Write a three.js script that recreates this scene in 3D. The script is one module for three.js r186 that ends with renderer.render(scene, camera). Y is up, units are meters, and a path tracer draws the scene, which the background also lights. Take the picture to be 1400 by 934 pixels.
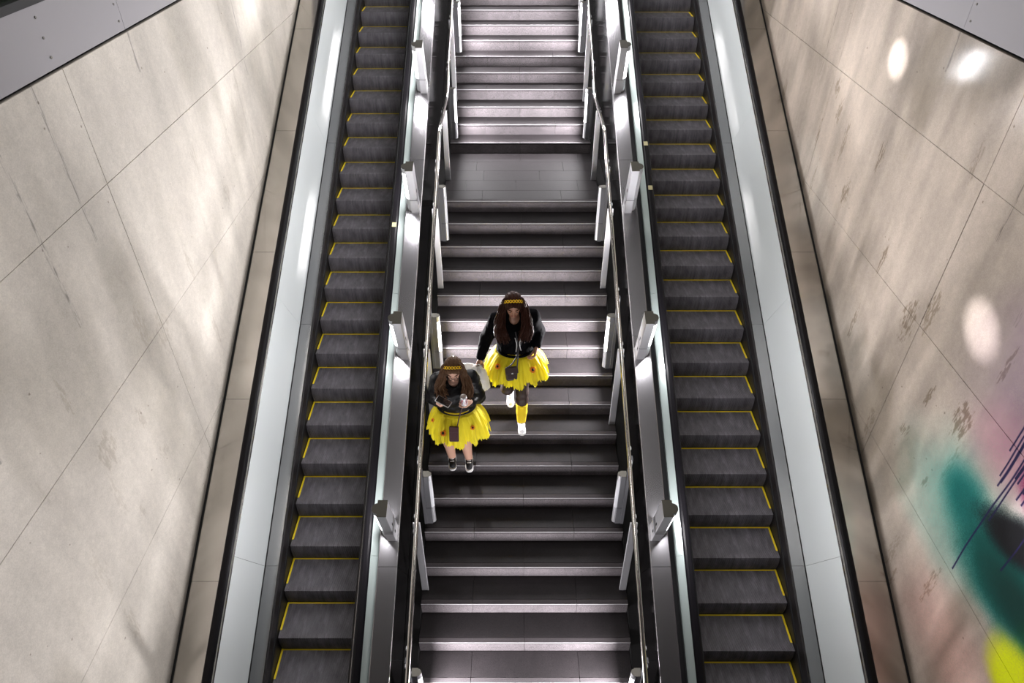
import * as THREE from 'three';
import { mergeGeometries } from 'three/addons/utils/BufferGeometryUtils.js';
import { RoundedBoxGeometry } from 'three/addons/geometries/RoundedBoxGeometry.js';
import { RectAreaLightUniformsLib } from 'three/addons/lights/RectAreaLightUniformsLib.js';

// ---------------------------------------------------------------- camera, exposure, large lights
const EYE = 7.12, PITCH = 37.79, ALPHA = THREE.MathUtils.degToRad(27.3);
const scene = new THREE.Scene();
scene.background = new THREE.Color(0x000000);
const camera = new THREE.PerspectiveCamera(2 * THREE.MathUtils.radToDeg(Math.atan(467 / 935)), 1400 / 934, 0.1, 100);
camera.position.set(0, EYE, 0);
camera.rotation.set(-THREE.MathUtils.degToRad(PITCH), 0, 0);
camera.updateMatrixWorld();
const renderer = new THREE.WebGLRenderer({ antialias: true });
renderer.toneMapping = THREE.LinearToneMapping;
renderer.toneMappingExposure = 1.0;
renderer.shadowMap.enabled = true;
RectAreaLightUniformsLib.init();
const CEILING_NITS = 6.5, STAIR_NITS = 800, PARAPET_NITS = 270;
const LAMP_WHITE = new THREE.Color().setRGB(1.0, 0.97, 1.0);
const CEILING_WHITE = new THREE.Color().setRGB(1.0, 0.965, 0.935);

// ---------------------------------------------------------------- helpers
let seed = 7;
const rnd = () => { seed = (seed + 0x6d2b79f5) | 0; let t = Math.imul(seed ^ (seed >>> 15), 1 | seed); t = (t + Math.imul(t ^ (t >>> 7), 61 | t)) ^ t; return ((t ^ (t >>> 14)) >>> 0) / 4294967296; };
const V = (x, y, z) => new THREE.Vector3(x, y, z);
const clamp = (x, a, b) => Math.min(b, Math.max(a, x));
const smooth = (a, b, x) => { const t = clamp((x - a) / (b - a), 0, 1); return t * t * (3 - 2 * t); };
const mix = (a, b, t) => a + (b - a) * t;
const hashTable = new Float32Array(65536); for (let i = 0; i < 65536; i++) hashTable[i] = rnd();
const hash2 = (i, j) => hashTable[(Math.imul(i, 7919) + Math.imul(j, 104729)) & 65535];
function noise2(x, y) {
  const i = Math.floor(x), j = Math.floor(y); let a = x - i, b = y - j; a = a * a * (3 - 2 * a); b = b * b * (3 - 2 * b);
  return mix(mix(hash2(i, j), hash2(i + 1, j), a), mix(hash2(i, j + 1), hash2(i + 1, j + 1), a), b);
}
function fbm(x, y, n = 4) { let s = 0, w = 0.5, t = 0; for (let k = 0; k < n; k++) { s += w * noise2(x, y); t += w; w *= 0.5; x = x * 2.03 + 17.1; y = y * 2.03 + 5.7; } return s / t; }
const noise3 = (x, y, z) => (noise2(x + z * 3.1, y - z * 1.7) + noise2(y + 31.7 + x * 0.4, z + x * 2.3)) / 2;
const names = {};
function numbered(n) { const k = names[n] = (names[n] ?? -1) + 1; return k ? n + '_' + String(k).padStart(3, '0') : n; }
function shade(o) { o.traverse((m) => { if (m.isMesh) { m.castShadow = true; m.receiveShadow = true; } }); return o; }
function tag(o, label, category, group) { o.userData.label = label; o.userData.category = category; if (group) o.userData.group = group; return o; }
function thing(name, label, category, pos = [0, 0, 0], group) { const o = new THREE.Group(); o.name = numbered(name); o.position.set(...pos); scene.add(o); return tag(o, label, category, group); }
function part(name, geo, mat, parent, pos) { const m = new THREE.Mesh(geo, mat); m.name = name; if (pos) m.position.set(...pos); m.castShadow = m.receiveShadow = true; parent.add(m); return m; }
function single(name, geo, mat, label, category, pos, group) { return tag(part(numbered(name), geo, mat, scene, pos), label, category, group); }
function structure(name, geo, mat, pos, label, category = 'structure') { const m = geo ? part(name, geo, mat, scene, pos) : new THREE.Group(); if (!geo) { m.name = name; if (pos) m.position.set(...pos); scene.add(m); } m.userData.kind = 'structure'; m.userData.label = label; m.userData.category = category; return m; }
// box with uv in metres
function boxM(w, h, d, ou = 0, ov = 0) {
  const g = new THREE.BoxGeometry(w, h, d), p = g.attributes.position, n = g.attributes.normal, uv = g.attributes.uv;
  for (let i = 0; i < p.count; i++) {
    const ax = Math.abs(n.getX(i)), ay = Math.abs(n.getY(i));
    if (ax > 0.5) uv.setXY(i, p.getZ(i) + ou, p.getY(i) + ov); else if (ay > 0.5) uv.setXY(i, p.getX(i) + ou, p.getZ(i) + ov); else uv.setXY(i, p.getX(i) + ou, p.getY(i) + ov);
  }
  return g;
}
const moved = (g, x, y, z) => g.translate(x, y, z);
function merged(list) { return mergeGeometries(list.map((g) => { const q = g.index ? g.toNonIndexed() : g; for (const k of Object.keys(q.attributes)) if (!['position', 'normal', 'uv', 'color'].includes(k)) q.deleteAttribute(k); return q; })); }
// profile in (x, y) swept along local -z from z0 to z1
function sweep(pts, z0, z1, closed = true) {
  const pos = [], uv = []; const n = pts.length, lim = closed ? n : n - 1; let run = 0;
  const put = (a, z, u) => { pos.push(a[0], a[1], z); uv.push(u, z); };
  for (let i = 0; i < lim; i++) {
    const a = pts[i], b = pts[(i + 1) % n], l = Math.hypot(b[0] - a[0], b[1] - a[1]);
    put(a, z0, run); put(b, z0, run + l); put(b, z1, run + l); put(a, z0, run); put(b, z1, run + l); put(a, z1, run); run += l;
  }
  if (closed) { const tris = THREE.ShapeUtils.triangulateShape(pts.map((p) => new THREE.Vector2(...p)), []); for (const [z, flip] of [[z0, 0], [z1, 1]]) for (const t of tris) for (const k of flip ? [0, 2, 1] : [0, 1, 2]) put(pts[t[k]], z, pts[t[k]][0]); }
  const g = new THREE.BufferGeometry(); g.setAttribute('position', new THREE.Float32BufferAttribute(pos, 3)); g.setAttribute('uv', new THREE.Float32BufferAttribute(uv, 2)); g.computeVertexNormals(); return g;
}
function roundRect(x0, x1, y0, y1, r, k = 3) { const o = []; for (const [cx, cy, a] of [[x1 - r, y0 + r, -90], [x1 - r, y1 - r, 0], [x0 + r, y1 - r, 90], [x0 + r, y0 + r, 180]]) for (let i = 0; i <= k; i++) { const t = (a + 90 * i / k) * Math.PI / 180; o.push([cx + r * Math.cos(t), cy + r * Math.sin(t)]); } return o; }
function tube(pts, r, seg = 24, rad = 8, tension = 0.5) { return new THREE.TubeGeometry(new THREE.CatmullRomCurve3(pts, false, 'catmullrom', tension), seg, r, rad, false); }
function polyTube(pts, r, rad = 12) {                                     // straight runs with small bends
  const path = new THREE.CurvePath();
  const P = pts.map((p) => p.clone()); let last = P[0];
  for (let i = 1; i < P.length - 1; i++) {
    const a = P[i].clone().add(last.clone().sub(P[i]).setLength(0.07)), b = P[i].clone().add(P[i + 1].clone().sub(P[i]).setLength(0.07));
    path.add(new THREE.LineCurve3(last, a)); path.add(new THREE.QuadraticBezierCurve3(a, P[i], b)); last = b;
  }
  path.add(new THREE.LineCurve3(last, P[P.length - 1]));
  return new THREE.TubeGeometry(path, 160, r, rad, false);
}
// slope frame: u runs up the incline, v is measured at right angles to it, both from the eye's level
const slopePoint = (x, u, v) => V(x, EYE + u * Math.sin(ALPHA) + v * Math.cos(ALPHA), -u * Math.cos(ALPHA) + v * Math.sin(ALPHA));
function slopeThing(name, label, category, x, u, v) { const p = slopePoint(x, u, v), g = thing(name, label, category, [p.x, p.y, p.z]); g.rotation.x = ALPHA; return g; }

// ---------------------------------------------------------------- textures
function dataMap(w, h, fn, srgb = true, repeat = true) {
  const d = new Uint8Array(w * h * 4), c = [0, 0, 0];
  for (let j = 0; j < h; j++) for (let i = 0; i < w; i++) { fn(i, j, c); const k = (j * w + i) * 4; d[k] = clamp(c[0], 0, 255); d[k + 1] = clamp(c[1], 0, 255); d[k + 2] = clamp(c[2], 0, 255); d[k + 3] = 255; }
  const t = new THREE.DataTexture(d, w, h); if (srgb) t.colorSpace = THREE.SRGBColorSpace; t.magFilter = THREE.LinearFilter; t.minFilter = THREE.LinearMipmapLinearFilter; t.generateMipmaps = true;
  if (repeat) t.wrapS = t.wrapT = THREE.RepeatWrapping; t.needsUpdate = true; return t;
}
const repeat = (t, x, y = x) => { t.repeat.set(x, y); return t; };
const wrapN = (x, y, w, h, n = 4) => { const a = smooth(0.8, 1, x / w), b = smooth(0.8, 1, y / h); return mix(mix(fbm(x, y, n), fbm(x - w, y, n), a), mix(fbm(x, y - h, n), fbm(x - w, y - h, n), a), b); };
const graniteMap = (lo, hi, warm) => repeat(dataMap(512, 512, (i, j, c) => {
  const big = wrapN(i / 64, j / 64, 8, 8), sp = hash2(i * 3 + 1, j * 5 + 2), s2 = hash2(i >> 1, (j >> 1) + 77);
  let v = mix(lo, hi, 0.25 + 0.5 * big) * (0.72 + 0.36 * sp + 0.2 * s2); if (sp > 0.975) v *= 1.5; if (s2 < 0.05) v *= 0.6;
  c[0] = v * (1 + warm); c[1] = v * (1 - warm * 0.2); c[2] = v * (1 + warm * 0.3);
}), 1 / 0.9);
const treadMap = graniteMap(22, 36, 0.09), gripMap = graniteMap(42, 68, 0.06), riserMap = graniteMap(62, 98, 0.05), blackMap = graniteMap(9, 17, 0.06);
const brushed = repeat(dataMap(256, 256, (i, j, c) => { const v = 120 + 60 * (hash2(i, 3) * 0.5 + hash2(i, j >> 5) * 0.5) + 40 * (wrapN(i / 40, j / 40, 6.4, 6.4) - 0.5); c[0] = c[1] = c[2] = v; }, false), 4, 2);
const rubMap = repeat(dataMap(512, 512, (i, j, c) => { const v = 106 + 56 * (wrapN(i / 32, j / 64, 16, 8, 5) - 0.5) + 34 * (wrapN(i / 10, j / 90, 51.2, 5.7, 2) - 0.5) + 16 * (hash2(i, j) - 0.5); c[0] = v; c[1] = v * 0.985; c[2] = v * 1.02; }), 1.3);
const WALL_Z = -13.4, WALL_W = 11.9, WALL_Y = 0.4, WALL_H = 5.3;          // the stretch of wall covered by one texture, in metres
function scuff(list, z, y) { let s = 0; for (const [cz, cy, rz, ry, k] of list) { const a = (z - cz) / rz, b = (y - cy) / ry, d = a * a + b * b; if (d < 1) s = Math.max(s, k * smooth(0.5, 0.78, fbm(z * 90 + cz * 7, y * 19 + cy * 5, 3) * (1.4 - 0.75 * d))); } return s; }
const scuffs = []; for (let k = 0; k < 46; k++) scuffs.push([-1.5 - 11 * rnd(), 0.8 + 4.6 * rnd(), 0.04 + 0.07 * rnd(), 0.1 + 0.3 * rnd(), 0.25 + 0.4 * rnd()]);
scuffs.push([-4.06, 3.14, 0.16, 0.24, 0.75], [-7.04, 3.75, 0.1, 0.2, 0.6], [-7.94, 4.63, 0.08, 0.15, 0.5], [-5.2, 3.35, 0.14, 0.3, 0.6], [-4.95, 3.6, 0.1, 0.3, 0.5], [-4.6, 2.5, 0.1, 0.12, 0.5], [-4.1, 2.35, 0.06, 0.1, 0.6]);
const pits = []; for (let k = 0; k < 160; k++) pits.push([-1 - 12 * rnd(), 0.6 + 5 * rnd(), 0.004 + 0.006 * rnd()]);
const drips = []; for (let k = 0; k < 15; k++) drips.push([-3.62 + 0.42 * rnd(), 2.95 + 0.45 * rnd(), 4.0]); drips.push([-3.4, 2.06, 4], [-3.05, 2.55, 4], [-3.36, 2.75, 4]);
const stainColumns = [[-4.07, 5.68, 4.1], [-4.62, 5.68, 4.5], [-6.05, 5.68, 5.35], [-2.9, 5.68, 3.9], [-8.5, 5.68, 4.6]];
function wallMap(right) {
  return dataMap(2048, 912, (i, j, c) => {
    const z = (i + 0.5) / 2048 * WALL_W + WALL_Z, y = (j + 0.5) / 912 * WALL_H + WALL_Y;
    const o = right ? 40 : 0, big = fbm(z * 0.55 + o, y * 0.8 + 3, 3), mid = fbm(z * 2.1 + o, y * 1.4, 4), streak = fbm(z * 5 + o, y * 0.55 + 8, 3), fine = fbm(z * 28, y * 22 + o, 3), grain = hash2(i * 3 + (right ? 9 : 0), j * 7);
    let v = 1 + 0.20 * (big - 0.5) + (right ? 0.2 : 0.12) * (mid - 0.5) + (right ? 0.3 : 0.12) * (streak - 0.5) + 0.07 * (fine - 0.5) + 0.08 * (grain - 0.5);
    let r = 200 * v, g = 193 * v, b = 185 * v;
    if (right) { r *= 0.885; g *= 0.855; b *= 0.825; } else { g *= 1.004; b *= 0.995; }
    // grey-brown clouding that runs down the concrete
    const cloud = smooth(0.52, 0.72, fbm(z * 1.3 + 9 + o, y * 0.5 + 2, 4)) * (right ? 0.24 : 0.1); r *= 1 - cloud; g *= 1 - cloud * 1.02; b *= 1 - cloud * 1.1;
    // water marks under the steel edge, each with its own outline
    for (const [cz, y0, y1] of stainColumns) { const d = Math.abs(z - cz - 0.01 * (noise2(y * 9, cz) - 0.5)); if (y < y0 && y > y1 && d < 0.02) { const s = smooth(0.4, 0.75, noise2(z * 160, y * 14 + cz)) * (d < 0.008 ? 0.26 : 0.1); r *= 1 - s; g *= 1 - s; b *= 1 - s; } }
    const sc = scuff(scuffs, right ? z : z * 0.9 - 0.7, y) * (right ? 0.42 : 0.12); r *= 1 - sc * 0.9; g *= 1 - sc; b *= 1 - sc * 1.15;
    for (const [pz, py, pr] of pits) if (Math.abs(z - pz) < 0.02 && Math.abs(y - py) < 0.02) { const d = Math.hypot(z - pz, y - py); if (d < pr) { r *= 0.74; g *= 0.72; b *= 0.7; } }
    if (right) {                                                           // sprayed paint
      const w = 0.34 * (fbm(z * 2.6, y * 2.6 + 4, 4) - 0.5) + 0.12 * (grain - 0.5), spk = 0.62 + 0.76 * grain;
      const lay = (k, R, G, B) => { k = clamp(k, 0, 1); r = mix(r, R, k); g = mix(g, G, k); b = mix(b, B, k); };
      const e = (cz, cy, rz, ry, rot = 0) => { const a = z - cz, q = y - cy, cs = Math.cos(rot), sn = Math.sin(rot), A = (a * cs + q * sn) / rz, B2 = (-a * sn + q * cs) / ry; return Math.hypot(A, B2) + w; };
      const spray = (k, a, b2, d, R, G, B) => lay((1 - smooth(a, b2, d)) * k, R, G, B);
      spray(0.5 * spk, 0.3, 1.1, e(-2.7, 4.05, 1.9, 1.1, 0.15), 104, 78, 112);                        // thin violet
      spray(0.24 * spk, 0.2, 1.1, e(-3.0, 1.45, 1.1, 0.6), 226, 140, 132);                            // thin pink
      spray(0.34 * spk, 0.2, 1.1, e(-3.5, 3.3, 0.62, 0.45), 186, 108, 138);
      spray(0.5 * spk, 0.1, 1.1, e(-3.6, 2.5, 1.1, 0.72, 0.1), 62, 160, 148);                         // pale teal mist
      spray(0.75, 0.2, 1.1, e(-3.62, 2.66, 0.42, 0.34), 2, 98, 94);                                   // teal
      spray(1.08, 0.3, 1.1, e(-2.85, 2.58, 1.1, 0.5, 0.1), 0, 70, 64);
      spray(0.75, 0.2, 1.1, e(-2.75, 2.5, 0.62, 0.26, 0.06), 0, 40, 34);
      spray(0.9, 0.3, 1.1, e(-2.1, 2.42, 0.6, 0.3), 4, 92, 24);
      spray(1.1 * spk, 0.45, 1.05, e(-2.3, 2.02, 0.55, 0.36, -0.1), 196, 206, 4);                     // yellow green
      spray(1.1, 0.35, 1.1, e(-3.02, 2.88, 0.58, 0.22, 0.3), 5, 5, 9);                                // black
      spray(1.0, 0.4, 1.1, e(-3.0, 3.36, 0.42, 0.26, 0.1), 116, 4, 62);                               // magenta
      spray(0.8, 0.4, 1.1, e(-1.4, 3.1, 1.1, 0.9, 0.1), 46, 22, 84);
      for (const [dz, y0, y1] of drips) if (y > y0 && y < y1) { const d = Math.abs(z - dz - 0.03 * (noise2(y * 2.5, dz * 29) - 0.5)); if (d < 0.0095) lay((0.0095 - d) / 0.006, 20, 14, 58); }
    }
    c[0] = r; c[1] = g; c[2] = b;
  }, true, false);
}
const wallBump = repeat(dataMap(512, 512, (i, j, c) => { c[0] = c[1] = c[2] = 128 + 80 * (wrapN(i / 24, j / 24, 21.3, 21.3, 4) - 0.5) + 40 * (hash2(i, j) - 0.5); }, false), 9, 3.4);

// ---------------------------------------------------------------- materials
const std = (o) => new THREE.MeshStandardMaterial(o), phys = (o) => new THREE.MeshPhysicalMaterial(o);
const lin = (r, g, b) => new THREE.Color().setRGB(r, g, b);
const M = {
  wallLeft: phys({ specularIntensity: 0.4, map: wallMap(false), bumpMap: wallBump, bumpScale: 0.002, roughness: 0.62 }),
  wallRight: phys({ map: wallMap(true), bumpMap: wallBump, bumpScale: 0.0025, roughness: 0.6, specularIntensity: 0.3, clearcoat: 0.4, clearcoatRoughness: 0.13 }),
  joint: std({ color: lin(0.02, 0.018, 0.016), roughness: 1 }),
  plaster: std({ color: lin(0.2, 0.19, 0.18), roughness: 0.9 }),
  ceiling: std({ color: lin(0.1, 0.1, 0.1), roughness: 0.9 }),
  floor: std({ map: treadMap, roughness: 0.6 }),
  tread: phys({ map: treadMap, roughness: 0.6, specularIntensity: 0.35 }),
  grip: phys({ map: gripMap, roughness: 0.8, specularIntensity: 0.4 }),
  riser: phys({ map: riserMap, roughness: 0.8, specularIntensity: 0.4 }),
  nosing_glint: std({ color: lin(0.3, 0.29, 0.3), roughness: 0.5 }),  // paler than the stone: the edge highlight is put into this colour
  stringer: phys({ map: blackMap, roughness: 0.6, ior: 1.3 }),
  granite: phys({ map: blackMap, roughness: 0.1, ior: 1.33 }),
  steel: std({ color: lin(0.42, 0.42, 0.43), metalness: 1, roughness: 0.22, roughnessMap: brushed }),
  fascia: std({ color: lin(0.27, 0.262, 0.27), metalness: 1, roughness: 0.66 }),
  steelCoping: std({ color: lin(0.48, 0.47, 0.49), metalness: 1, roughness: 0.25 }),
  steelSatin: std({ color: lin(0.56, 0.55, 0.57), metalness: 1, roughness: 0.62, roughnessMap: brushed }),
  steelRail: std({ color: lin(0.55, 0.53, 0.5), metalness: 1, roughness: 0.16 }),
  deck: std({ color: lin(0.47, 0.45, 0.42), metalness: 1, roughness: 0.15 }),
  aluminium: std({ color: lin(0.62, 0.62, 0.64), metalness: 0.85, roughness: 0.42 }),
  lampBody: std({ color: lin(0.1, 0.1, 0.108), metalness: 0.2, roughness: 0.6 }),
  capDark: std({ color: lin(0.1, 0.095, 0.08), metalness: 0.6, roughness: 0.5 }),
  panel: phys({ color: lin(0.78, 0.83, 0.83), roughness: 0.35, clearcoat: 1, clearcoatRoughness: 0.06 }),
  capping: phys({ color: lin(0.5, 0.58, 0.56), metalness: 0.5, roughness: 0.25, clearcoat: 1, clearcoatRoughness: 0.1 }),
  rubber: phys({ color: lin(0.005, 0.0045, 0.006), roughness: 0.4, ior: 1.25 }),
  black: std({ color: lin(0.006, 0.006, 0.007), roughness: 0.7 }),
  skirt: std({ color: lin(0.03, 0.027, 0.028), metalness: 0.4, roughness: 0.4 }),
  step: std({ map: rubMap, color: lin(1.0, 0.97, 1.0), metalness: 0.2, roughness: 0.5 }),
  stepCore: std({ color: lin(0.05, 0.048, 0.052), roughness: 0.7 }),
  yellow: std({ color: lin(0.72, 0.54, 0.006), roughness: 0.6 }),
  sticker: std({ color: lin(0.42, 0.38, 0.2), roughness: 0.6 }),
  lampOn: std({ color: 0xffffff, emissive: LAMP_WHITE, emissiveIntensity: 7, roughness: 0.4 }),
  lampOff: std({ color: lin(0.62, 0.63, 0.66), roughness: 0.35 }),
  ceilingLamp: std({ color: 0xffffff, emissive: CEILING_WHITE, emissiveIntensity: 3 }),
  guardGlass: phys({ color: lin(0.75, 0.85, 0.76), transmission: 1, thickness: 0, roughness: 0.05 }),
};

// ---------------------------------------------------------------- the hall: floors, walls, ceiling
const WS = 0.94, XL = -3.19 * WS, XR = 3.72 * WS, CEIL = 9.4, UPPER = 5.51;
structure('floor', boxM(14.4, 0.3, 30), M.floor, [0.2, -0.15, -9.5], 'grey granite floor at the foot of the stairs', 'floor');
structure('floor_upper', boxM(6.45, 0.3, 9.6), M.floor, [0.25, UPPER - 0.15, -19.1], 'grey granite floor at the head of the stairs', 'floor');
structure('floor_gallery_left', boxM(3.4, 0.3, 29), M.floor, [XL - 1.95, UPPER - 0.15, -9.5], 'grey granite gallery floor behind the left wall', 'floor');
structure('floor_gallery_right', boxM(3.1, 0.3, 29), M.floor, [XR + 1.8, UPPER - 0.15, -9.5], 'grey granite gallery floor behind the right wall', 'floor');
structure('ceiling', boxM(14.4, 0.3, 30), M.ceiling, [0.2, CEIL + 0.15, -9.5], 'plain pale ceiling above the stairwell', 'ceiling');
structure('wall_back', boxM(14.4, CEIL + 0.3, 0.3), M.plaster, [0.2, CEIL / 2, 5.15], 'plain wall behind the viewer', 'wall');
structure('wall_front', boxM(14.4, CEIL + 0.3, 0.3), M.plaster, [0.2, CEIL / 2, -24.15], 'plain wall at the far end', 'wall');
structure('wall_gallery_left', boxM(0.3, CEIL + 0.3, 30), M.plaster, [-6.85, CEIL / 2, -9.5], 'plain wall beyond the left gallery', 'wall');
structure('wall_gallery_right', boxM(0.3, CEIL + 0.3, 30), M.plaster, [7.25, CEIL / 2, -9.5], 'plain wall beyond the right gallery', 'wall');
const wy = (y) => EYE - (EYE - y) * WS, rows = [0, wy(0.63), wy(2.02), wy(3.41), wy(4.8), wy(5.678)], cols = []; for (let k = -5; k <= 4; k++) cols.push((-5.02 + 3.07 * k) * WS);
for (const side of [-1, 1]) {
  const X = side < 0 ? XL : XR, nm = side < 0 ? 'left' : 'right';
  const w = structure('wall_' + nm, null, null, [X, 0, 0], side < 0 ? 'pale concrete panel wall left of the escalators' : 'stained concrete panel wall with sprayed graffiti right of the escalators', 'wall');
  part('wall_core', boxM(0.2, 5.5, 28.6), M.joint, w, [side * 0.15, 2.75, -9.4]);
  for (let a = 0; a < rows.length - 1; a++) for (let b = 0; b < cols.length - 1; b++) {
    const z0 = Math.max(cols[b] + 0.002, -23.9), z1 = Math.min(cols[b + 1] - 0.002, 4.9), y0 = rows[a] + 0.002, y1 = rows[a + 1] - 0.002; if (z1 - z0 < 0.2) continue;
    const s = new THREE.Shape(); s.moveTo(z0, y0); s.lineTo(z1, y0); s.lineTo(z1, y1); s.lineTo(z0, y1); s.closePath();
    const g = new THREE.ExtrudeGeometry(s, { depth: 0.03, bevelEnabled: true, bevelSize: 0.0015, bevelThickness: 0.0015, bevelSegments: 1, bevelOffset: -0.0015 });
    const p = g.attributes.position, uv = g.attributes.uv;                 // shape x is z, shape y is y, depth is x
    const flush = (hash2(a * 7 + 1, b * 13 + side) - 0.5) * 0.003;
    for (let i = 0; i < p.count; i++) { const z = p.getX(i), y = p.getY(i), d = p.getZ(i); p.setXYZ(i, side < 0 ? -d : d, y, z); uv.setXY(i, (z / WS - WALL_Z) / WALL_W, (EYE - (EYE - y) / WS - WALL_Y) / WALL_H); }
    g.computeVertexNormals();
    const m = part('wall_panel', g, side < 0 ? M.wallLeft : M.wallRight, w, [flush, 0, 0]);
  }
  // steel edge of the gallery with its bolts, black rail and glass above it
  const t = structure(side < 0 ? 'trim_1' : 'trim_2', null, null, [X - side * 0.012, wy(5.705), 0], side < 0 ? 'brushed steel gallery edge above the left wall' : 'brushed steel gallery edge above the right wall', 'trim');
  for (let k = -6; k < 4; k++) {
    const zc = (-6.01 + 3.07 * k) * WS; if (zc + 3.07 < -23.5 || zc > 4) continue;
    const l = Math.min(zc + 3.07 * WS - 0.003, 4.9) - Math.max(zc, -23.9);
    const pl = part('steel_panel', boxM(0.05, 0.376, l), M.fascia, t, [side * 0.025, 0.188, Math.max(zc, -23.9) + l / 2]);
    for (const dz of [0.05, 1.02, 2.04]) for (const y of [0.07, 0.188, 0.31]) { if (dz > l) continue; const c = new THREE.CylinderGeometry(0.009, 0.009, 0.006, 10); c.rotateZ(Math.PI / 2); part('bolt', c, M.capDark, pl, [-side * 0.026, y - 0.188, -l / 2 + dz]); }
  }
  part('black_rail', boxM(0.09, 0.05, 28), M.black, t, [side * 0.04, 0.402, -9.5]);
  for (let k = 0; k < 14; k++) part('glass_pane', boxM(0.012, 0.72, 1.97), M.guardGlass, t, [side * 0.04, 0.79, -22.4 + 2 * k]);
}

// ---------------------------------------------------------------- ceiling lamps
for (let k = 0; k < 5; k++) for (const s of [-1, 1]) {
  const x = 0.265 + s * 0.55, z = -2.0 - 3.4 * k;
  const o = thing('ceiling_lamp', `white ceiling lamp panel, ${['nearest', 'second', 'third', 'fourth', 'farthest'][k]} of the ${s < 0 ? 'left' : 'right'} row`, 'ceiling lamp', [x, CEIL, z], 'ceiling lamps over the stairwell');
  part('lamp_frame', boxM(0.7, 0.06, 1.9), M.aluminium, o, [0, -0.03, 0]);
  part('diffuser', boxM(0.62, 0.02, 1.8), M.ceilingLamp, o, [0, -0.065, 0]);
  const L = new THREE.RectAreaLight(CEILING_WHITE, CEILING_NITS, 0.62, 1.8); L.position.set(0, -0.08, 0); L.rotation.x = -Math.PI / 2; o.add(L);
}

// ---------------------------------------------------------------- added spotlights out of view, standing in for glossy highlights on the right wall
[[-6.87, 5.23, 560, -9.4, 'far stretch'], [-4.35, 3.87, 640, -8.9, 'middle stretch'], [-3.0, 2.98, 500, -8.4, 'painted stretch']].forEach(([z, y, cd, at, where]) => {
  const base = V(XL - 0.028, wy(5.705) + 1.15, at), target = V(XR, wy(y), z * WS), o = thing('added_spotlight', `added unseen black lamp casting a bright spot on the ${where} of the right wall`, 'added_spotlight', [base.x, base.y, base.z], 'added spotlights out of view');
  part('clamp', new RoundedBoxGeometry(0.05, 0.04, 0.06, 2, 0.008).translate(0, 0.02, 0), M.black, o);
  part('stem', new THREE.CylinderGeometry(0.01, 0.01, 0.12, 10).translate(0, 0.1, 0), M.black, o);
  const dir = target.clone().sub(base).setY(target.y - base.y - 0.2).normalize();
  const can = part('lamp_head', new THREE.LatheGeometry([[0.0, -0.08], [0.03, -0.08], [0.045, -0.05], [0.05, 0.06], [0.046, 0.06], [0.04, 0.02], [0, 0.02]].map(([a, b]) => new THREE.Vector2(a, b)), 24), M.black, o, [0, 0.2, 0]); can.quaternion.setFromUnitVectors(V(0, 1, 0), dir);
  part('lens', new THREE.CylinderGeometry(0.036, 0.036, 0.006, 20).translate(0, 0.026, 0), M.lampOn, can);
  const L = new THREE.SpotLight(LAMP_WHITE, cd, 0, 0.027, 1, 2); L.position.set(0, 0.2, 0).addScaledVector(dir, 0.07); L.target.position.copy(target).sub(base); L.castShadow = true; o.add(L, L.target);
});

// ---------------------------------------------------------------- the stairs
const NOSE_Y = EYE - 3.972, NOSE_Z = -8.081, RISE = 0.1574, TREAD = 0.31, UP_Z = -9.641;      // landing edge and first nose of the upper flight
const SX0 = -0.9, SX1 = 1.146;
const stairs = thing('staircase', 'dark granite staircase with a landing between the two escalators', 'stairs', [0, 0, 0]);
const GRIP = 0.05;
function stairStep(y, z, depth, jointsAt, parent, name) {                  // nose at (y, z)
  const st = new THREE.Group(); st.name = name; st.position.set(0, y, z); parent.add(st);
  const xs = [SX0, ...jointsAt, SX1];
  for (let i = 0; i < xs.length - 1; i++) {
    const a = xs[i] + 0.0015, b = xs[i + 1] - 0.0015, w = b - a, cx = (a + b) / 2;
    part('tread_slab', moved(boxM(w, 0.03, depth - GRIP - 0.004, rnd() * 3, rnd() * 3), 0, -0.015, -GRIP - 0.002 - (depth - GRIP - 0.004) / 2), M.tread, st, [cx, 0, 0]);
    part('grip_strip', new RoundedBoxGeometry(w, 0.032, GRIP, 2, 0.004).translate(0, -0.0155, -GRIP / 2), M.grip, st, [cx, 0, 0]);
    part('riser_slab', moved(boxM(w, RISE - 0.031, 0.025, rnd() * 3, rnd() * 3), 0, -0.0315 - (RISE - 0.031) / 2, -0.0165), M.riser, st, [cx, 0, 0]);
    part('nosing_glint', new RoundedBoxGeometry(w, 0.009, 0.006, 2, 0.0025).translate(0, -0.005, 0.0005), M.nosing_glint, st, [cx, 0, 0]);  // thin chamfer strip whose pale colour paints the glint along the nose
  }
  return st;
}
const jointsA = [0.12], jointsB = [-0.39, 0.64];
for (let m = 1; m < 20; m++) stairStep(NOSE_Y - m * RISE, NOSE_Z + m * TREAD, TREAD, m % 2 ? jointsA : jointsB, stairs, 'step');
for (let m = 0; m < 15; m++) stairStep(NOSE_Y + (m + 1) * RISE, UP_Z - m * TREAD, TREAD, m % 2 ? jointsB : jointsA, stairs, 'step');
const landing = stairStep(NOSE_Y, NOSE_Z, TREAD, jointsB, stairs, 'landing');
const landingJoints = [[-0.62, 0.05, 0.88], [-0.39, 0.38], [-0.5, 0.72], [0.12, 0.95]];
for (let r = 0; r < 4; r++) { const xs = [SX0, ...landingJoints[r], SX1], d = r === 3 ? 0.35 : 0.312; for (let i = 0; i < xs.length - 1; i++) { const w = xs[i + 1] - xs[i] - 0.003; part('landing_slab', moved(boxM(w, 0.03, d - 0.003, rnd() * 3, rnd() * 3), 0, -0.015, -d / 2), M.tread, landing, [(xs[i] + xs[i + 1]) / 2, 0, -TREAD - 0.312 * r]); } }
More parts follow.
